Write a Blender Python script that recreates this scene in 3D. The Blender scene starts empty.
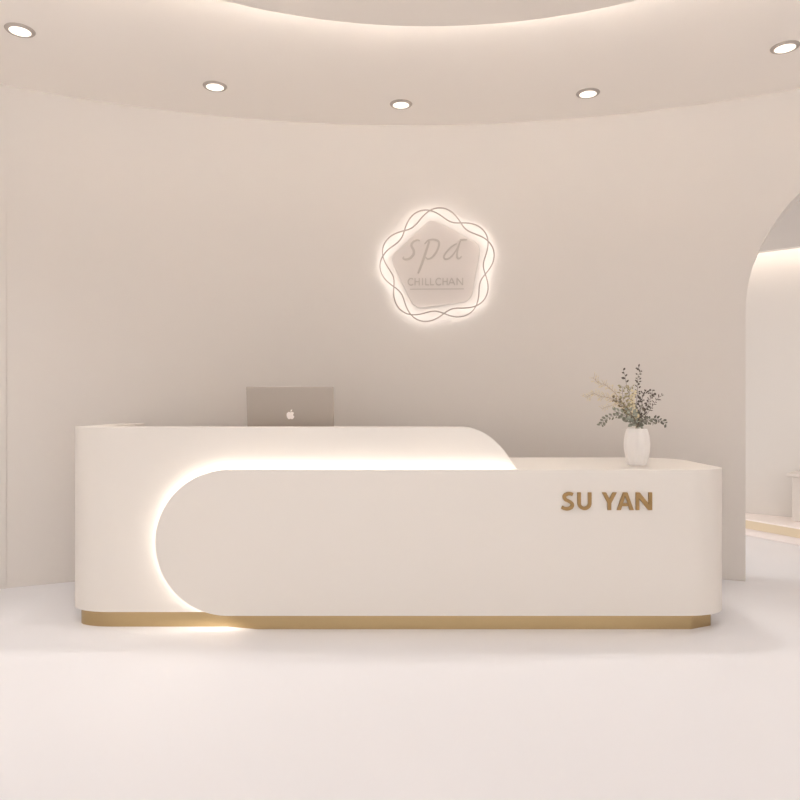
import bpy, bmesh, math, random
from mathutils import Vector
random.seed(7)
S = bpy.context.scene
C = S.collection
PI = math.pi
F = 690.0; HY = 403.0; CH = 1.18          # focal length in pixels, horizon row, eye height
def at(px, py, y):                         # point seen at (px, py) at distance y
    return Vector(((px-400)/F*y, y, CH+(HY-py)/F*y))

# ------------------------------------------------------------ materials
def srgb(r, g, b):
    f = lambda c: (c/255/12.92) if c/255 <= .04045 else ((c/255+.055)/1.055)**2.4
    return (f(r), f(g), f(b), 1)
def mat(name, col, rough=.6, metal=0, spec=.5, noise=0, nscale=6, bump=0, bscale=200, emit=None, estr=0, trans=0, ior=1.45, alpha=1, brushed=False):
    m = bpy.data.materials.new(name); m.use_nodes = True
    nt = m.node_tree; b = nt.nodes['Principled BSDF']
    b.inputs['Base Color'].default_value = col
    b.inputs['Roughness'].default_value = rough
    b.inputs['Metallic'].default_value = metal
    b.inputs['Specular IOR Level'].default_value = spec
    b.inputs['IOR'].default_value = ior
    b.inputs['Transmission Weight'].default_value = trans
    if emit:
        b.inputs['Emission Color'].default_value = emit; b.inputs['Emission Strength'].default_value = estr
    tc = nt.nodes.new('ShaderNodeTexCoord')
    if noise:
        n = nt.nodes.new('ShaderNodeTexNoise'); n.inputs['Scale'].default_value = nscale; n.inputs['Detail'].default_value = 3
        nt.links.new(tc.outputs['Object'], n.inputs['Vector'])
        r = nt.nodes.new('ShaderNodeMapRange'); r.inputs['To Min'].default_value = 1-noise; r.inputs['To Max'].default_value = 1+noise
        nt.links.new(n.outputs['Fac'], r.inputs['Value'])
        v = nt.nodes.new('ShaderNodeVectorMath'); v.operation = 'SCALE'; v.inputs[0].default_value = col[:3]
        nt.links.new(r.outputs['Result'], v.inputs['Scale']); nt.links.new(v.outputs['Vector'], b.inputs['Base Color'])
    if bump or brushed:
        n = nt.nodes.new('ShaderNodeTexNoise'); n.inputs['Scale'].default_value = bscale
        mp = nt.nodes.new('ShaderNodeMapping'); nt.links.new(tc.outputs['Object'], mp.inputs['Vector'])
        if brushed: mp.inputs['Scale'].default_value = (1, 1, .02)
        nt.links.new(mp.outputs['Vector'], n.inputs['Vector'])
        bp = nt.nodes.new('ShaderNodeBump'); bp.inputs['Strength'].default_value = bump; bp.inputs['Distance'].default_value = .002
        nt.links.new(n.outputs['Fac'], bp.inputs['Height']); nt.links.new(bp.outputs['Normal'], b.inputs['Normal'])
    return m
WARM = (1, .86, .72, 1)
M = dict(
    wall=mat('plaster_wall', (.645, .609, .574, 1), .85, noise=.008, nscale=1.5, bump=.05, bscale=60, spec=.2),
    ceil=mat('plaster_ceiling', (.89, .847, .80, 1), .85, noise=.006, nscale=1.2, spec=.2),
    floor=mat('polished_floor', (.74, .742, .775, 1), .32, noise=.012, nscale=.9, spec=.45),
    counter=mat('satin_lacquer', (.69, .65, .608, 1), .42, noise=.004, spec=.35),
    gold=mat('brushed_gold', (.47, .345, .185, 1), .27, metal=1, bump=.12, bscale=300, brushed=True),
    letter=mat('gold_lettering', (.33, .205, .08, 1), .55, metal=.2),
    led=mat('led_strip', (1, .95, .9, 1), emit=(1, .96, .90, 1), estr=6.2),
    led2=mat('led_sign', (1, .95, .9, 1), emit=(1, .95, .92, 1), estr=6),
    led3=mat('led_cove', (1, .95, .9, 1), emit=(1, .95, .90, 1), estr=24),
    led4=mat('led_slot', (1, .95, .9, 1), emit=(1, .95, .90, 1), estr=5),
    lens=mat('lamp_lens', (.8, .77, .72, 1), emit=(1, .93, .83, 1), estr=.75),
    trim=mat('lamp_trim', (.46, .41, .37, 1), .5, metal=.2),
    plate=mat('sign_acrylic', (.66, .61, .575, 1), .5, spec=.2),
    wire=mat('sign_wire', (.36, .31, .28, 1), .5, metal=.1),
    script=mat('sign_letter', (.50, .455, .415, 1), .5),
    lid=mat('aluminium_lid', (.37, .325, .285, 1), .45, metal=.3, bump=.02, bscale=400),
    dark=mat('dark_plastic', (.05, .045, .04, 1), .4),
    screen=mat('screen_glass', (.02, .02, .02, 1), .1),
    logo=mat('pale_logo', (.86, .80, .77, 1), .35),
    glass=mat('milky_glass', (1, 1, 1, 1), .25, trans=.4, ior=1.3, spec=.5),
    stem=mat('grey_stem', (.20, .18, .15, 1), .7),
    dleaf=mat('dark_leaf', (.095, .075, .062, 1), .55, noise=.3, nscale=60),
    gleaf=mat('sage_leaf', (.21, .205, .16, 1), .6, noise=.25, nscale=50),
    gdark=mat('dusky_leaf', (.13, .125, .10, 1), .6, noise=.25, nscale=50),
    gpale=mat('silver_leaf', (.30, .315, .26, 1), .6, noise=.2, nscale=50),
    bleaf=mat('brown_leaf', (.20, .16, .10, 1), .6, noise=.2, nscale=50),
    oleaf=mat('olive_leaf', (.33, .29, .17, 1), .6, noise=.2, nscale=50),
    cream=mat('cream_floret', (.70, .62, .42, 1), .8),
    twig=mat('straw_twig', (.42, .33, .21, 1), .8),
    band=mat('beige_band', (.66, .54, .38, 1), .5),
    slab=mat('pale_slab', (.84, .76, .72, 1), .4),
    cab=mat('cabinet_lacquer', (.66, .61, .565, 1), .5),
    frame=mat('white_frame', (.8, .78, .75, 1), .5),
)

# ------------------------------------------------------------ mesh helpers
def obj(name, bm, m, parent=None, label=None, smooth=40, bevel=0, seg=2):
    bmesh.ops.recalc_face_normals(bm, faces=bm.faces)
    if smooth:
        for f in bm.faces: f.smooth = True
        lim = math.radians(smooth)
        for e in bm.edges:
            if len(e.link_faces) == 2 and e.calc_face_angle(0) > lim: e.smooth = False
    me = bpy.data.meshes.new(name); bm.to_mesh(me); bm.free()
    me.materials.append(m)
    o = bpy.data.objects.new(name, me); C.objects.link(o)
    if parent: o.parent = parent
    if label: o['label'] = label
    if bevel:
        b = o.modifiers.new('bevel', 'BEVEL'); b.width = bevel; b.segments = seg; b.limit_method = 'ANGLE'; b.angle_limit = math.radians(50)
        b.harden_normals = True
    return o
def thing(name, label, cat, loc=(0, 0, 0), group=None):
    o = bpy.data.objects.new(name, None); C.objects.link(o); o.location = loc
    o.empty_display_size = .1
    o['label'] = label; o['category'] = cat
    if group: o['group'] = group
    return o
def keep(o, p):                            # child modelled in world space
    o.matrix_parent_inverse = __import__('mathutils').Matrix.Translation(-Vector(p.location))
    return o
def struct(name, bm, m, label=None, **k):
    o = obj(name, bm, m, **k); o['kind'] = 'structure'
    if label: o['label'] = label
    return o
def box(bm, x0, x1, y0, y1, z0, z1):
    v = [bm.verts.new((x, y, z)) for x in (x0, x1) for y in (y0, y1) for z in (z0, z1)]
    for f in ((0,1,3,2), (4,6,7,5), (0,4,5,1), (2,3,7,6), (0,2,6,4), (1,5,7,3)): bm.faces.new([v[i] for i in f])
    return bm
def column_solid(cols, bm=None):
    """cols: (front_xy, back_xy, z_bottom, z_top); skips nothing, closes both ends"""
    bm = bm or bmesh.new(); prev = None
    def q(a):
        a2 = []
        for v in a:
            if v not in a2: a2.append(v)
        if len(a2) >= 3: bm.faces.new(a2)
    for n, (f, b, z0, z1) in enumerate(cols):
        if prev and prev[1] == f and prev[2] == b:       # a jump in height on the same line: jamb
            pv, _, _, pz0, pz1 = prev
            if abs(pz1-z1) < 1e-6:                        # tops shared
                cur = [bm.verts.new((*f, z0)), pv[1], pv[2], bm.verts.new((*b, z0))]
                bm.faces.new([pv[0], cur[0], cur[3], pv[3]])
            else:
                cur = [pv[0], bm.verts.new((*f, z1)), bm.verts.new((*b, z1)), pv[3]]
                bm.faces.new([pv[1], cur[1], cur[2], pv[2]])
            prev = (cur, f, b, z0, z1); continue
        if abs(z1-z0) < 1e-6:
            a = bm.verts.new((*f, z0)); c = bm.verts.new((*b, z0)); cur = [a, a, c, c]
        else:
            cur = [bm.verts.new((*f, z0)), bm.verts.new((*f, z1)), bm.verts.new((*b, z1)), bm.verts.new((*b, z0))]
        if prev:
            p = prev[0]
            for i in range(4): 
                j = (i+1) % 4
                q([p[i], p[j], cur[j], cur[i]])
        elif abs(z1-z0) > 1e-6: q(cur)
        prev = (cur, f, b, z0, z1)
    q(prev[0])
    return bm
def prism(pts, z0, z1):
    bm = bmesh.new(); a = [bm.verts.new((x, y, z0)) for x, y in pts]; b = [bm.verts.new((x, y, z1)) for x, y in pts]
    n = len(pts); bm.faces.new(a); bm.faces.new(b)
    for i in range(n): bm.faces.new([a[i], a[(i+1) % n], b[(i+1) % n], b[i]])
    return bm
def xz_prism(pts, y0, y1, bm=None):
    bm = bm or bmesh.new(); a = [bm.verts.new((x, y0, z)) for x, z in pts]; b = [bm.verts.new((x, y1, z)) for x, z in pts]
    n = len(pts); bm.faces.new(a); bm.faces.new(b)
    for i in range(n): bm.faces.new([a[i], a[(i+1) % n], b[(i+1) % n], b[i]])
    return bm
def lathe(profile, n=48, closed=False, lobes=0, amp=0):
    bm = bmesh.new(); rings = []
    for r, z in profile:
        rings.append([bm.verts.new((r*(1+amp*math.cos(lobes*2*PI*i/n))*math.cos(2*PI*i/n), r*(1+amp*math.cos(lobes*2*PI*i/n))*math.sin(2*PI*i/n), z)) for i in range(n)])
    m = len(rings)
    for k in range(m if closed else m-1):
        A, B = rings[k], rings[(k+1) % m]
        for i in range(n): bm.faces.new([A[i], A[(i+1) % n], B[(i+1) % n], B[i]])
    if not closed:
        bm.faces.new(rings[0]); bm.faces.new(rings[-1])
    return bm
def tube(bm, pts, r0, r1=None, n=6, closed=False):
    r1 = r0 if r1 is None else r1; rings = []; N = len(pts)
    for k, p in enumerate(pts):
        p = Vector(p)
        if closed: d = Vector(pts[(k+1) % N])-Vector(pts[k-1])
        else: d = Vector(pts[min(k+1, N-1)])-Vector(pts[max(k-1, 0)])
        d.normalize(); u = d.cross(Vector((0.13, 1, .07))).normalized(); w = d.cross(u)
        r = r0+(r1-r0)*k/(N-1)
        rings.append([bm.verts.new(p+r*(math.cos(2*PI*i/n)*u+math.sin(2*PI*i/n)*w)) for i in range(n)])
    for k in range(N if closed else N-1):
        A, B = rings[k], rings[(k+1) % N]
        for i in range(n): bm.faces.new([A[i], A[(i+1) % n], B[(i+1) % n], B[i]])
    if not closed: bm.faces.new(rings[0]); bm.faces.new(rings[-1])
    return bm
def smooth_path(pts, sub=6):
    P = [Vector(p) for p in pts]; out = []
    for i in range(len(P)-1):
        a, b, c, d = P[max(i-1, 0)], P[i], P[i+1], P[min(i+2, len(P)-1)]
        for k in range(sub):
            t = k/sub
            out.append(.5*((2*b)+(-a+c)*t+(2*a-5*b+4*c-d)*t*t+(-a+3*b-3*c+d)*t**3))
    out.append(P[-1]); return out
def ribbon(bm, pts, widths, y0, y1, closed=False):
    """flat stroke in the xz plane with variable width, thickness y0..y1"""
    N = len(pts); L = []; R = []
    for k in range(N):
        if closed: d = Vector(pts[(k+1) % N])-Vector(pts[k-1])
        else: d = Vector(pts[min(k+1, N-1)])-Vector(pts[max(k-1, 0)])
        d.normalize(); w = (widths[k] if hasattr(widths, '__len__') else widths)/2
        x, z = pts[k][0], pts[k][1]
        L.append((x-d[1]*w, z+d[0]*w)); R.append((x+d[1]*w, z-d[0]*w))
    V = [[bm.verts.new((p[0], y, p[1])) for p in side] for side in (L, R) for y in (y0, y1)]
    Lf, Lb, Rf, Rb = V
    for k in range(N if closed else N-1):
        j = (k+1) % N
        bm.faces.new([Lf[k], Lf[j], Rf[j], Rf[k]]); bm.faces.new([Lb[k], Rb[k], Rb[j], Lb[j]])
        bm.faces.new([Lf[k], Lb[k], Lb[j], Lf[j]]); bm.faces.new([Rf[k], Rf[j], Rb[j], Rb[k]])
    if not closed:
        for k in (0, N-1): bm.faces.new([Lf[k], Rf[k], Rb[k], Lb[k]])
    return bm

# ------------------------------------------------------------ room shell
H = 3.2; WCX, WCY, WR, WT = .07, -.58, 5.6, .2
def wp(deg, r):
    a = math.radians(deg); return (WCX+r*math.sin(a), WCY+r*math.cos(a))
TH0 = 23.3; ARC = 1.06; DTH = math.degrees(ARC/WR); SPRING = 1.78
cols = []
def wcol(deg, z0): cols.append((wp(deg, WR), wp(deg, WR+WT), z0, H))
for i in range(60): wcol(-27.4+(TH0+27.4)*i/59, 0)
thc = TH0+DTH
for i in range(49):
    a = PI-PI*i/48
    wcol(thc+DTH*math.cos(a), SPRING+ARC*math.sin(a))
for i in range(30): wcol(TH0+2*DTH+(128-TH0-2*DTH)*i/29, 0)
# identical start/end of the opening are recognised as jambs
cols2 = []
for c in cols:
    if cols2 and abs(cols2[-1][0][0]-c[0][0]) < 1e-5 and abs(cols2[-1][0][1]-c[0][1]) < 1e-5: c = (cols2[-1][0], cols2[-1][1], c[2], c[3])
    cols2.append(c)
struct('wall_curved', column_solid(cols2), M['wall'], 'curved beige plaster wall with an arched opening', smooth=30)
struct('wall_left', column_solid([(wp(-27.4-100.6*i/40, WR-.006), wp(-27.4-100.6*i/40, WR+WT), 0, H) for i in range(41)]), M['wall'], 'beige plaster wall at the left edge', smooth=30)
bm = box(bmesh.new(), -7, 7, -5.5, 9, -.1, 0)
struct('floor', bm, M['floor'], smooth=0)
struct('ceiling', box(bmesh.new(), -6.2, 6.2, -4.6, 5.5, H, H+.1), M['ceil'], smooth=0)

# side room beyond the arch
A0 = Vector((3.235, 6.45)); D = Vector((.756, -.654)); Nn = Vector((.654, .756))
def line(o, t, off): p = o+D*t+Nn*off; return (p.x, p.y)
struct('wall_back', prism([line(A0, -3, 0), line(A0, 5, 0), line(A0, 5, .15), line(A0, -3, .15)], 0, 2.9), M['wall'], smooth=0)
q = line(A0, 5, -.22); q0 = line(A0, -3, -.22)
struct('ceiling_side', prism([q0, q, wp(62, WR+WT+.0), wp(55, WR+WT), wp(48, WR+WT), wp(40, WR+WT), wp(32, WR+WT), wp(24, WR+WT), wp(15, WR+WT), wp(4, WR+WT)], 2.83, 2.93), M['ceil'], smooth=0)
# dropped soffit over the room, ending short of the wall so that a light slot is left
struct('trim_1', prism([q0, q, line(A0, 5, -.30), line(A0, -3, -.30)], 2.52, 2.83), M['ceil'], smooth=0)
struct('ceiling_soffit', prism([line(A0, -3, -.30), line(A0, 5, -.30), wp(66, WR+WT), wp(60, WR+WT), wp(54, WR+WT), wp(48, WR+WT), wp(40, WR+WT), wp(32, WR+WT), wp(24, WR+WT), wp(15, WR+WT), wp(6, WR+WT)], 2.52, 2.60), M['wall'], smooth=0)
struct('ceiling_slot', prism([line(A0, -3, -.25), line(A0, 5, -.25), line(A0, 5, .15), line(A0, -3, .15)], 2.90, 2.95), M['ceil'], smooth=0)
ls = obj('light_strip', prism([line(A0, -1.5, -.2), line(A0, 4, -.2), line(A0, 4, -.17), line(A0, -1.5, -.17)], 2.70, 2.73), M['led4'])
ls['label'] = 'white light strip hidden in the ceiling slot of the side room'; ls['category'] = 'light strip'

# low platform and cabinet in the side room
P0 = Vector((3.07, 6.12)); P1 = Vector((3.29, 5.67)); u = (P1-P0).normalized()
n_ = Vector((-u.y, u.x))
if n_.x < 0: n_ = -n_
pl = thing('platform', 'low pale platform with a beige edge band seen through the arch', 'platform', (P1.x, P1.y, 0))
a = P0-u*.35; b = P1+u*2.2
wl = lambda p: line(A0, (p-A0).dot(D), -.002)
def inset(p, d): return (p+n_*d)
keep(obj('plinth', prism([tuple(inset(a, .03)), tuple(inset(b, .03)), wl(b+Vector((1, 0))), wl(a)], 0.001, .067), M['slab'], pl), pl)
keep(obj('edge_band', prism([tuple(inset(a, .004)), tuple(inset(b, .004)), tuple(inset(b, .1)), tuple(inset(a, .1))], .067, .140), M['band'], pl, 'beige edge band'), pl)
keep(obj('top_slab', prism([tuple(a), tuple(b), wl(b+Vector((1, 0))), wl(a)], .140, .152), M['slab'], pl), pl)
cb = thing('cabinet', 'low pale cabinet with a projecting top at the right edge, through the arch', 'cabinet', (*line(A0, .43, -.15), .152))
keep(obj('body', prism([line(A0, .43, -.24), line(A0, 2.2, -.24), line(A0, 2.2, -.003), line(A0, .43, -.003)], .153, .545), M['cab'], cb, bevel=.004), cb)
keep(obj('top', prism([line(A0, .40, -.30), line(A0, 2.2, -.30), line(A0, 2.2, -.003), line(A0, .40, -.003)], .545, .572), M['cab'], cb, bevel=.004), cb)
wpn = obj('wall_panel', prism([line(A0, .53, -.03), line(A0, 1.9, -.03), line(A0, 1.9, -.003), line(A0, .53, -.003)], .60, 1.05), M['cab'], bevel=.003)
wpn['label'] = 'beige wall panel above the low cabinet at the right edge'; wpn['category'] = 'panel'

# shopfront behind the camera: a framed glazed opening to the daylight
fb = bmesh.new()
for x in (-4.3, -2.15, 0, 2.15, 4.3): box(fb, x, x+.08, -4.2, -4.12, 0, H)
struct('window_1', fb, M['frame'], 'shopfront posts', smooth=0)

# ------------------------------------------------------------ ceiling disc with cove light
dc = thing('ceiling_disc', 'large round ceiling panel with a glow behind its rim', 'ceiling panel', (.14, 1.24, H))
obj('panel', lathe([(2.24, -.12), (2.25, -.115), (2.25, -.082), (2.24, -.078)], 160), M['ceil'], dc)
obj('light_strip', lathe([(2.18, -.078), (2.20, -.078), (2.20, -.055), (2.18, -.055)], 120, closed=True), M['led3'], dc)
obj('mount', lathe([(1.9, -.078), (1.9, 0)], 96), M['ceil'], dc)

# ------------------------------------------------------------ recessed downlights
spots = [(20, 30, 'leftmost round recessed ceiling downlight, near the top left corner'), (215, 86, 'round recessed ceiling downlight second from the left'),
         (401, 104, 'round recessed ceiling downlight in the middle, above the lit sign'), (588, 93, 'round recessed ceiling downlight second from the right'),
         (785, 47, 'rightmost round recessed ceiling downlight, near the arch side')]
def spot_lamp(name, loc, power, size=1.9, blend=1, col=(1, .95, .9), rad=.06):
    l = bpy.data.lights.new(name, 'SPOT'); l.energy = power; l.color = col; l.spot_size = size; l.spot_blend = blend; l.shadow_soft_size = rad
    o = bpy.data.objects.new(name, l); C.objects.link(o); o.location = loc; return o
dl = None
for k, (px, py, lab) in enumerate(spots):
    y = (H-CH)*F/(HY-py); x = (px-400)/F*y
    if dl is None:
        dl = thing('downlight', lab, 'ceiling light', (x, y, H), 'recessed downlights in the curved ceiling')
        obj('trim', lathe([(.055, -.001), (.055, -.010), (.072, -.006), (.076, -.001)], 40, closed=True), M['trim'], dl)
        obj('lens', lathe([(.0545, -.003), (.0545, -.008), (.03, -.0095), (.003, -.010)], 40), M['lens'], dl)
        o = dl
    else:
        o = dl.copy(); C.objects.link(o); o.location = (x, y, H); o['label'] = lab
        for ch in list(dl.children):
            if ch.type == 'MESH':
                c = ch.copy(); C.objects.link(c); c.parent = o
    l = spot_lamp('lamp', (0, 0, -.03), 26 if k in (0, 4) else 54, size=.95); l.parent = o; l.rotation_euler = (-.30, 0, 0)
for x, y, pw in ((-3.1, 3.1, 50), (3.1, 2.5, 6), (-2.8, .3, 24), (3.0, .3, 26), (-1.3, -1.4, 40), (1.6, -1.4, 40)):   # unseen downlights added to brighten floor, desk front and left wall
    o = dl.copy(); C.objects.link(o); o.location = (x, y, H); o['label'] = 'added recessed round ceiling downlight, out of view to the side of or behind the viewer'; o['group'] = 'added fill downlights around the viewer'
    for ch in list(dl.children):
        if ch.type == 'MESH':
            c = ch.copy(); C.objects.link(c); c.parent = o
    l = spot_lamp('lamp', (0, 0, -.03), pw, size=2.1); l.parent = o
for x, y in ((3.4, 5.4), (3.9, 4.8)):  # unseen fill lamps without fixtures, added to brighten the side room
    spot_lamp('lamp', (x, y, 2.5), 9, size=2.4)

for x, y in ((-.9, 2.1), (1.1, 2.1), (.1, .9)):            # fill downlights added out of view under the disc, for floor and desk
    o = dl.copy(); C.objects.link(o); o.location = (x, y, H-.12); o['label'] = 'round fill downlight added out of view under the large ceiling disc'; o['group'] = 'added fill downlights under the ceiling disc'
    for ch in list(dl.children):
        if ch.type == 'MESH':
            c = ch.copy(); C.objects.link(c); c.parent = o
    l = spot_lamp('lamp', (0, 0, -.03), 22, size=2.5); l.parent = o

# ------------------------------------------------------------ reception desk
Z0 = .077; ZT = .833; ZH = 1.051
FY, FB, MY, BY = 3.575, 3.605, 3.64, 4.40
XR, XL, RR = 1.732, -1.779, .24; RY = .16
rd = thing('reception_desk', 'long cream reception desk with rounded ends, glowing cut-out and gold plinth', 'desk', (0, 4.0, 0))
R_ = (ZT-Z0)/2; SX = -1.269+R_
XE = .615; JX = .30
TW = .15
def part(name, bm, m, label=None, **k): return keep(obj(name, bm, m, rd, label, **k), rd)
# lower counter: thin front panel with a round left end, becoming the full body on the right
cols = []
for i in range(33):
    a = PI-PI/2*i/32; dz = R_*math.sin(a); x = SX+R_*math.cos(a)
    cols.append(((x, FY), (x, FB), Z0+R_-dz, ZT-R_+dz))
def lowback(x): return BY
cols.append(((XE, FY), (XE, FB), Z0, ZT)); cols.append(((XE+.0005, FY), (XE+.0005, BY), Z0, ZT)); cols.append(((XR-RR, FY), (XR-RR, BY), Z0, ZT))
for i in range(1, 17):
    a = PI/2-PI/2*i/16; x = XR-RR+RR*math.cos(a); dy = 1-math.sin(a); cols.append(((x, FY+RY*dy), (x, BY-RR*dy), Z0, ZT))
part('lower_counter', column_solid(cols), M['counter'], bevel=.004)
part('lower_top', box(bmesh.new(), JX, XE+.0003, MY+TW+.0005, BY, Z0, ZT-.0005), M['counter'])
# upper counter: a rim of wall along the front and round the left side
def hz(x):
    x0, x1 = .33, XE
    if x <= x0: return ZH
    t = min(1, (x-x0)/(x1-x0)); return ZH-(ZH-ZT)*t**2.2
outer = [(XE-(XE-.33)*i/24, MY) for i in range(25)]+[(XL+RR, MY)]; inner = [(p[0], MY+TW) for p in outer]
for i in range(1, 17):
    a = -PI/2-PI/2*i/16; outer.append((XL+RR+RR*math.cos(a), MY+RY+RY*math.sin(a))); inner.append((XL+RR+(RR-TW)*math.cos(a), MY+TW+.08+.08*math.sin(a)))
for i in range(13):
    a = PI-PI/2*i/12; outer.append((XL+.15+.15*math.cos(a), BY-.15+.15*math.sin(a))); inner.append((XL+TW+.0005*i, BY-.15))
part('upper_counter', column_solid([(o, i, Z0, hz(o[0])) for o, i in zip(outer, inner)]), M['counter'], bevel=.006)
part('work_surface', box(bmesh.new(), XL+TW, JX-.002, MY+TW, BY-.01, .90, .93), M['counter'])
part('cabinet', box(bmesh.new(), XL+TW, JX-.002, MY+TW, BY-.15, Z0, .90), M['counter'], 'storage body under the work surface')
# light strip in the gap behind the panel
def rail(ins, x1):
    pts = [(x1, ZT-ins)]; r = R_-ins
    for i in range(41):
        a = PI/2+PI*i/40; pts.append((SX+r*math.cos(a), Z0+R_+r*math.sin(a)))
    pts.append((SX+.35, Z0+ins)); return pts
bm = bmesh.new(); ribbon(bm, rail(.022, XE-.03), .008, FB+.001, MY-.001)
part('light_strip', bm, M['led'])
part('spacer', xz_prism([(SX+.36, Z0+.05), (XE-.05, Z0+.05), (XE-.05, ZT-.05), (SX, ZT-.05)], FB, MY), M['counter'])
# plinths
pts = []
def arc(cx, cy, r, a0, a1, n=12): return [(cx+r*math.cos(a0+(a1-a0)*i/n), cy+r*math.sin(a0+(a1-a0)*i/n)) for i in range(n+1)]
left = [(XL+.06+.2+.2*math.cos(-PI/2-PI/2*i/12), MY+.09+.09*math.sin(-PI/2-PI/2*i/12)) for i in range(13)]+[(XL+.06, BY-.05), (0, BY-.05), (0, MY)]
part('plinth', prism(left, 0, Z0), M['gold'], smooth=30)
rp = [(-.905, MY-.001), (-.75, FY+.025)]+[(1.52, FY+.025), (1.648, FY+.085), (1.655, FY+.10), (1.655, BY-.05), (.02, BY-.05), (.02, MY-.003), (-.80, MY-.003)]
part('plinth', prism(rp, 0, Z0), M['gold'], smooth=25)

# letters on the front
def letter(bm, strokes, w):
    for st in strokes: ribbon(bm, st, w, FY-.012, FY-.0005)
def L(X, Y):
    p = at(550+X/6.957, 480+Y/6.957, FY-.012); return (p.x, p.z)
W = 24/6.957/F*FY
def ring_arc(cx, cy, rx, ry, a0, a1, n=16): return [L(cx+rx*math.cos(math.radians(a0+(a1-a0)*i/n)), cy-ry*math.sin(math.radians(a0+(a1-a0)*i/n))) for i in range(n+1)]
Sp = [L(*p) for p in ((160,102),(145,97),(125,97),(105,108),(102,122),(110,137),(130,147),(150,160),(157,175),(148,192),(125,201),(103,199),(84,190))]
Sp = [tuple(p) for p in smooth_path([Vector((p[0], p[1], 0)) for p in Sp], 4)]
Sp = [(p[0], p[1]) for p in Sp]
Up = [L(204, 87), L(204, 160)]+ring_arc(241, 162, 37, 36, 180, 360)[0:]+[L(278, 160), L(278, 87)]
def poly(P): return [L(*p) for p in P]
defs = [('gold capital letter S', [Sp], None), ('gold capital letter U', [Up], None),
        ('gold capital letter Y', None, [[(364,87),(392,87),(415,134),(438,87),(466,87),(427,162),(427,210),(403,210),(403,162)]]),
        ('gold capital letter A', None, [[(467,210),(511,87),(540,87),(584,210),(557,210),(547,181),(503,181),(494,210)]]),
        ('gold capital letter N', None, [[(599,210),(599,87),(626,87),(688,166),(688,87),(712,87),(712,210),(685,210),(623,131),(623,210)]])]
for lab, strokes, polys in defs:
    bm = bmesh.new()
    if strokes: letter(bm, strokes, W)
    if polys:
        for P in polys: xz_prism(poly(P), FY-.012, FY-.0005, bm)
    if lab.endswith('A'):
        # counter of the A: cut as a separate triangle hole by building legs and bar
        bm.free(); bm = bmesh.new()
        for P in ([(467,210),(511,87),(526,87),(526,112),(494,210)], [(584,210),(540,87),(525.5,87),(525.5,112),(557,210)], [(500,183),(507,162),(544,162),(551,183)]):
            xz_prism(poly(P), FY-.012, FY-.0005, bm)
    part('letter', bm, M['letter'], lab, smooth=30)

# ------------------------------------------------------------ lit wall sign
SC = at(437.8, 265.5, 4.965); SY = 5.013
sg = thing('wall_sign', 'backlit wall sign with two entwined wavy rings around the word spa', 'sign', (SC.x, SY, SC.z))
sg.rotation_euler.z = -math.radians(1.96)
def spart(name, bm, m, label=None, **k):
    return obj(name, bm, m, sg, label, **k)
for nm, off in (('ring', 15), ('ring', 36)):
    pts = []
    for i in range(180):
        t = 2*PI*i/180; q5 = 5*(t-math.radians(off)); r = (52.0+6.0*math.cos(q5)-.3*math.cos(2*q5))/F*4.965
        pts.append((r*math.cos(t), r*math.sin(t)))
    dy = -.052 if off == 15 else -.046
    bm = bmesh.new(); ribbon(bm, pts, .0085, dy, dy+.006, closed=True); g = spart('ring', bm, M['wire'])
    bm = bmesh.new(); ribbon(bm, pts, .0040, dy+.0062, dy+.008, closed=True); l = obj('light_strip', bm, M['led2'], g)
pp = []
for k in range(5):
    a = math.radians(97.5+72*k); nx = math.radians(97.5+72*(k+1)); R0 = .325
    c = Vector((R0*math.cos(a), R0*math.sin(a)))
    for s in range(-4, 5):
        aa = a+math.radians(s*8); pp.append((c.x*.72+.085*math.cos(aa), c.y*.72+.085*math.sin(aa)))
spart('backplate', xz_prism([(x*1.03, z*1.03) for x, z in pp], -.020, -.0088), M['plate'], bevel=.002)
spart('mount', xz_prism([(x*.8, z*.8) for x, z in pp], -.0088, -.001), M['plate'])
def G(X, Y):
    p = at(395+X/10, 230+Y/10, 4.98); return (p.x-SC.x, p.z-SC.z)
def script(strokes, lab, name='letter'):
    bm = bmesh.new()
    for st, w in strokes:
        P = smooth_path([Vector((*G(*p), 0)) for p in st], 5); n = len(P)
        ws = [(w[0]+(w[1]-w[0])*abs(math.sin(PI*i/(n-1))))/10/F*4.98 for i in range(n)]
        ribbon(bm, [(p.x, p.y) for p in P], ws, -.026, -.0205)
    spart(name, bm, M['script'], lab)
script([([(248,105),(225,95),(185,112),(165,150),(188,200),(185,240),(150,278),(108,290),(82,278),(92,262)], (10, 24))], 'script letter s')
script([([(345,110),(315,200),(272,330),(232,430)], (18, 24)), ([(298,135),(335,98),(400,92),(442,120),(428,190),(382,260),(335,287),(305,268)], (10, 20))], 'script letter p')
script([([(618,135),(565,165),(510,225),(490,270),(512,290),(560,268),(610,205),(655,110)], (9, 18)), ([(655,110),(628,200),(622,262),(640,285),(668,262)], (10, 20)), ([(650,97),(725,95)], (12, 16))], 'script letter a with a bar above')
def caps(st, w, lab):
    bm = bmesh.new()
    for s in st: ribbon(bm, [G(*p) for p in s], w/10/F*4.98, -.026, -.0205)
    spart('letter', bm, M['script'], lab)
def carc(cx, cy, r, ry): return [(cx+r*math.cos(math.radians(45+270*i/14)), cy-ry*math.sin(math.radians(45+270*i/14))) for i in range(15)]
T, B = 478, 550
caps([carc(162, 514, 30, 34)], 10, 'small capital letter C')
caps([[(202,T),(202,B)], [(244,T),(244,B)], [(202,513),(244,513)]], 10, 'small capital letter H')
caps([[(277,T),(277,B)]], 10, 'small capital letter I')
caps([[(308,T),(308,B-4)], [(304,B-5),(342,B-5)]], 10, 'small capital letter L')
caps([[(357,T),(357,B-4)], [(353,B-5),(391,B-5)]], 10, 'small capital letter L')
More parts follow.
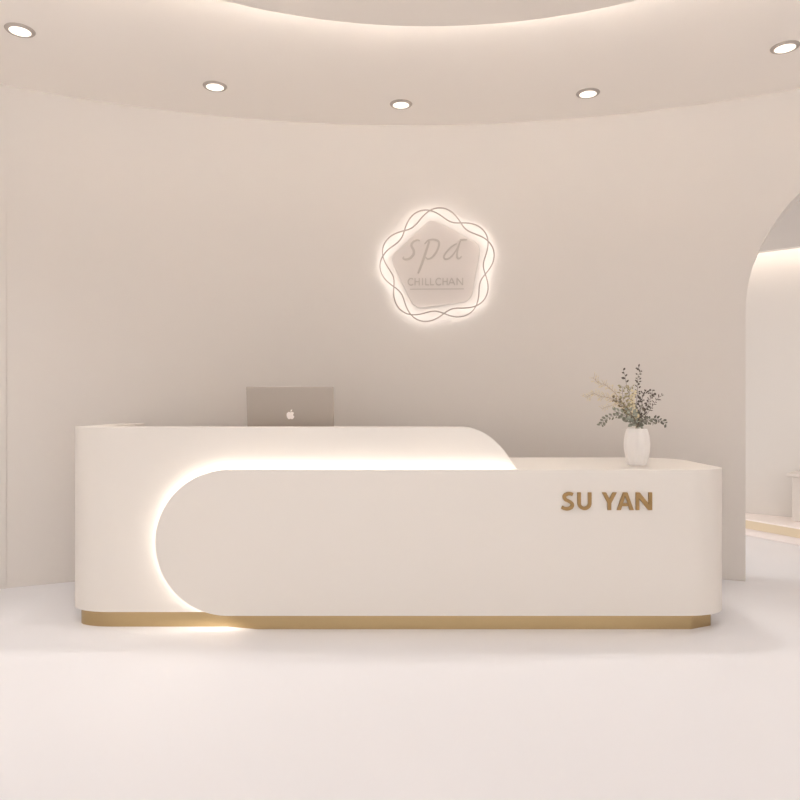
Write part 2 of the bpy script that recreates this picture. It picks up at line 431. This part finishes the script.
caps([carc(440, 514, 30, 34)], 10, 'small capital letter C')
caps([[(482,T),(482,B)], [(524,T),(524,B)], [(482,513),(524,513)]], 10, 'small capital letter H')
caps([[(537,B),(568,T)], [(568,T),(600,B)], [(549,526),(588,526)]], 10, 'small capital letter A')
caps([[(622,B),(622,T)], [(622,T),(678,B)], [(678,B),(678,T)]], 10, 'small capital letter N')
bm = bmesh.new(); ribbon(bm, [G(150, 588), G(690, 588)], 9/10/F*4.98, -.023, -.0205); spart('underline', bm, M['script'])

# ------------------------------------------------------------ laptop
LY = 4.02; lx = (290.5-400)/F*3.98; LWd = 87/F*3.98; LH = .328
lp = thing('laptop', 'open silver-grey laptop standing on the tall end of the desk, back to the viewer', 'laptop', (lx, LY, .93))
obj('base', box(bmesh.new(), -LWd/2, LWd/2, -.005, .33, .001, .018), M['lid'], lp, bevel=.004)
kb = obj('keyboard', box(bmesh.new(), -LWd/2+.04, LWd/2-.04, .03, .17, .0182, .0205), M['dark'], lp)
tp = obj('trackpad', box(bmesh.new(), -.07, .07, .2, .3, .0182, .0192), M['lid'], lp)
lid = obj('lid', box(bmesh.new(), -LWd/2, LWd/2, -.009, 0, 0, LH), M['lid'], lp, bevel=.003)
lid.location = (0, -.010, .019); lid.rotation_euler = (math.radians(8), 0, 0)
obj('screen', box(bmesh.new(), -LWd/2+.012, LWd/2-.012, .0003, .001, .015, LH-.012), M['screen'], lid)
obj('hinge', box(bmesh.new(), -LWd/2+.05, LWd/2-.05, -.004, .006, -.014, .004), M['dark'], lid)
s = .052/100
ap = [(0,30),(8,34),(20,36),(33,30),(40,22),(32,14),(29,4),(33,-8),(42,-15),(36,-30),(26,-42),(16,-46),(6,-42),(0,-40),(-6,-42),(-16,-46),(-26,-42),(-38,-24),(-43,-4),(-42,14),(-34,28),(-22,36),(-8,34)]
lf = [(0,38),(2,50),(10,60),(20,64),(19,54),(12,44)]
bm = xz_prism([(x*s, z*s) for x, z in ap], -.0102, -.0092); xz_prism([(x*s, z*s) for x, z in lf], -.0102, -.0092, bm)
lg = obj('logo', bm, M['logo'], lid, 'pale apple-shaped emblem with a bite and a leaf'); lg.location = (0, 0, LH*.50)

# ------------------------------------------------------------ vase and branches
VY = 3.86; vp = at(637.2, 465, VY)
vase = obj('vase', bm := lathe([(.001, 0), (.046, 0), (.050, .004), (.060, .04), (.068, .085), (.070, .12), (.066, .16), (.058, .19), (.053, .203), (.050, .204), (.050, .200), (.055, .187), (.062, .158), (.066, .12), (.064, .085), (.056, .042), (.045, .012), (.001, .010)], 96, lobes=9, amp=.035), M['glass'])
vase.location = (vp.x, VY, ZT+.001); vase['label'] = 'fluted milky glass vase on the low end of the desk'; vase['category'] = 'vase'
vm = M['glass'].node_tree; vb = vm.nodes['Principled BSDF']; vb.inputs['Transmission Weight'].default_value = 0; vb.inputs['Roughness'].default_value = .12
tr = vm.nodes.new('ShaderNodeBsdfTransparent'); tl = vm.nodes.new('ShaderNodeBsdfTranslucent'); tl.inputs['Color'].default_value = (1, .98, .97, 1)
m1 = vm.nodes.new('ShaderNodeMixShader'); m1.inputs[0].default_value = .55; m2 = vm.nodes.new('ShaderNodeMixShader'); m2.inputs[0].default_value = .42
vm.links.new(vb.outputs[0], m1.inputs[1]); vm.links.new(tl.outputs[0], m1.inputs[2]); vm.links.new(m1.outputs[0], m2.inputs[1]); vm.links.new(tr.outputs[0], m2.inputs[2])
vm.links.new(m2.outputs[0], vm.nodes['Material Output'].inputs['Surface'])
def B(X, Y, dy=0): return at(580+X/8, 360+Y/8, VY+dy)
def leaf(bm, p, d, n, L_, W_):
    d = d.normalized(); s = d.cross(n)
    if s.length < 1e-3: s = Vector((1, 0, 0))
    s.normalize(); n = s.cross(d)
    rows = [(0, .0), (.25, .8), (.5, 1), (.78, .7), (1, 0)]; prev = None
    for t, w in rows:
        c = p+d*L_*t+n*(-.12*L_*t*t)
        cur = [c] if w == 0 else [c-s*W_*w/2+n*W_*.12, c, c+s*W_*w/2+n*W_*.12]
        cur = [bm.verts.new(v) for v in cur]
        if prev:
            if len(prev) == 1: bm.faces.new([prev[0], cur[0], cur[1]]); bm.faces.new([prev[0], cur[1], cur[2]])
            elif len(cur) == 1: bm.faces.new([prev[0], prev[1], cur[0]]); bm.faces.new([prev[1], prev[2], cur[0]])
            else: bm.faces.new([prev[0], prev[1], cur[1], cur[0]]); bm.faces.new([prev[1], prev[2], cur[2], cur[1]])
        prev = cur
def branch(name, label, cat, tipfirst, dy, leafmat, ll, lw, gap, start=.3, stem='stem', side=0, fork=0, thick=.0014):
    base = Vector((vp.x+random.uniform(-.012, .012), VY+random.uniform(-.012, .012), ZT+.016))
    mouth = Vector((vp.x+random.uniform(-.012, .012), VY+dy*.12, ZT+.215))
    n = len(tipfirst); pts = [B(X, Y, dy*(n-i)/n) for i, (X, Y) in enumerate(tipfirst)][::-1]
    path = smooth_path([base, (base+mouth)/2+Vector((random.uniform(-.006, .006), 0, 0)), mouth]+pts, 6)
    rt = thing(name, label, cat, base, 'branches standing in the glass vase')
    bm = tube(bmesh.new(), path, thick*1.4, thick*.6, 5)
    lb = bmesh.new(); acc = 0; k = 0
    i0 = 12+int((len(path)-12)*start)
    for i in range(i0, len(path)):
        seg = path[i]-path[i-1]; acc += seg.length
        while acc > gap or i == len(path)-1 and k % 2 == 0:
            acc = max(0, acc-gap); k += 1
            d0 = seg.normalized(); s = Vector((d0.z, 0, -d0.x))*(1 if k % 2 else -1)
            d = (d0*.55+s*random.uniform(.5, 1)+Vector((0, random.uniform(-.7, .7), random.uniform(-.2, .3))))
            nr = Vector((random.uniform(-.6, .6), -1, random.uniform(-.4, .8)))
            sc = random.uniform(.7, 1.15)
            p = path[i-1]+seg*random.random(); q = p+d.normalized()*side*random.uniform(.3, 1)
            if side: tube(bm, [p, (p+q)/2+Vector((0, 0, .002)), q], thick*.5, thick*.4, 4)
            leaf(lb, q, d, nr, ll*sc, lw*sc)
            if side and fork:
                for _ in range(fork):
                    leaf(lb, p+(q-p)*random.uniform(.3, 1), d+Vector((random.uniform(-.8, .8), random.uniform(-.5, .5), random.uniform(-.8, .8))), nr, ll*sc, lw*sc)
            if i == len(path)-1: break
    keep(obj(stem, bm, M['twig'] if leafmat in ('cream',) else M['stem'], rt), rt)
    keep(obj('foliage', lb, M[leafmat], rt, smooth=0), rt)
    return rt
J = (462, 500)
branch('leafy_branch', 'tall thin branch with dark leaves only at its tip, left of the tallest', 'branch', [(345,82),(360,125),(368,178),(395,290),(430,410),J], -.02, 'dleaf', .022, .013, .016, .66)
branch('leafy_branch', 'tallest dark-leaved branch, upright in the middle of the bouquet', 'branch', [(462,62),(484,92),(464,130),(462,190),(458,270),(450,380),J], .0, 'dleaf', .017, .010, .0085, .22, side=.009)
branch('leafy_branch', 'bushy dark-leaved branch just right of the tallest one', 'branch', [(525,250),(500,285),(500,330),(480,410),J], -.05, 'dleaf', .016, .010, .0085, .05, side=.022, fork=1)
branch('leafy_branch', 'dark-leaved branch reaching up right below the outermost spray', 'branch', [(582,250),(570,290),(550,350),(515,420),(480,480)], .04, 'dleaf', .016, .010, .0085, .06, side=.016, fork=1)
branch('leafy_branch', 'slender branch with narrow leaves pointing to the upper right', 'branch', [(668,275),(625,305),(590,355),(545,420),(490,485)], .0, 'dleaf', .022, .007, .010, .45)
branch('leafy_branch', 'drooping dark-leaved branch hanging out to the lower right', 'branch', [(692,520),(670,495),(620,475),(560,470),(500,505)], -.04, 'gdark', .022, .013, .0085, .10, side=.005)
branch('leafy_branch', 'short dark branch arching low over the right rim of the vase', 'branch', [(590,515),(560,490),(520,485),(480,510)], -.07, 'gleaf', .020, .012, .0085, .10, side=.010)
branch('eucalyptus_branch', 'drooping grey-green branch hanging out to the lower left', 'branch', [(168,522),(190,485),(245,455),(310,445),(390,480),(440,520)], -.04, 'gleaf', .021, .013, .0085, .10, side=.005)
branch('eucalyptus_branch', 'grey-green branch of broad leaves left above the drooping one', 'branch', [(272,410),(310,420),(350,440),(400,480),(445,515)], .03, 'gpale', .030, .019, .0095, .02, side=.010)
branch('eucalyptus_branch', 'short grey-green sprig low in the middle above the vase mouth', 'branch', [(395,400),(415,440),(440,480),(455,520)], -.06, 'gpale', .026, .016, .0065, .0, side=.014)
branch('eucalyptus_branch', 'dark green leafy sprig in the centre behind the others', 'branch', [(475,385),(490,430),(475,480),(465,530)], .03, 'gleaf', .024, .015, .0055, .0, side=.020)
branch('olive_sprig', 'olive-yellow sprig rising left of the centre', 'branch', [(345,210),(340,270),(360,350),(410,430),J], -.02, 'oleaf', .016, .010, .0075, .1, side=.022, fork=1)
branch('olive_sprig', 'upright olive-yellow sprig next to the tallest dark branch', 'branch', [(405,215),(395,280),(400,360),(435,440),J], .03, 'oleaf', .016, .010, .0075, .1, side=.018, fork=1)
branch('olive_sprig', 'brownish sprig leaning left under the straw twigs', 'branch', [(265,310),(300,325),(350,380),(410,440),J], -.03, 'bleaf', .014, .009, .0065, .0, side=.016, fork=1)
branch('dried_twig', 'pale straw twig arching furthest up to the left', 'twig', [(105,140),(150,185),(205,200),(285,270),(360,370),(430,460)], .0, 'cream', .008, .004, .0055, .30, side=.034, fork=3, thick=.0016)
branch('dried_twig', 'pale straw twig spreading left just above the grey-green leaves', 'twig', [(45,300),(110,270),(160,290),(240,305),(320,350),(420,450)], -.03, 'cream', .008, .004, .0055, .25, side=.034, fork=3, thick=.0016)
branch('dried_twig', 'short pale twig low on the left under the long straw twigs', 'twig', [(175,390),(235,370),(300,360),(380,420),(440,480)], .03, 'cream', .007, .004, .008, .3, side=.022, fork=1, thick=.0014)
branch('dried_twig', 'cream-flowered twig in the centre left of the dark leaves', 'twig', [(430,255),(415,310),(425,380),(450,450)], -.08, 'cream', .014, .010, .0065, .15, side=.012, fork=2, thick=.0011)

# ------------------------------------------------------------ camera, daylight, exposure
cam = bpy.data.cameras.new('camera'); co = bpy.data.objects.new('camera', cam); C.objects.link(co)
cam.sensor_width = 36; cam.lens = F/800*36; co.location = (0, 0, CH); co.rotation_euler = (PI/2, 0, 0)
cam.shift_y = (HY-400)/800; cam.clip_start = .05
S.camera = co
w = bpy.data.worlds.new('daylight'); S.world = w; w.use_nodes = True
bg = w.node_tree.nodes['Background']; bg.inputs['Color'].default_value = (1, .97, .95, 1); bg.inputs['Strength'].default_value = 1.7
S.view_settings.view_transform = 'Standard'; S.view_settings.look = 'None'; S.view_settings.gamma = 1; S.view_settings.exposure = 0.62
S.view_settings.use_curve_mapping = False
S.cycles.max_bounces = 14; S.cycles.diffuse_bounces = 10; S.cycles.glossy_bounces = 4; S.cycles.transmission_bounces = 10
S.cycles.sample_clamp_indirect = 8
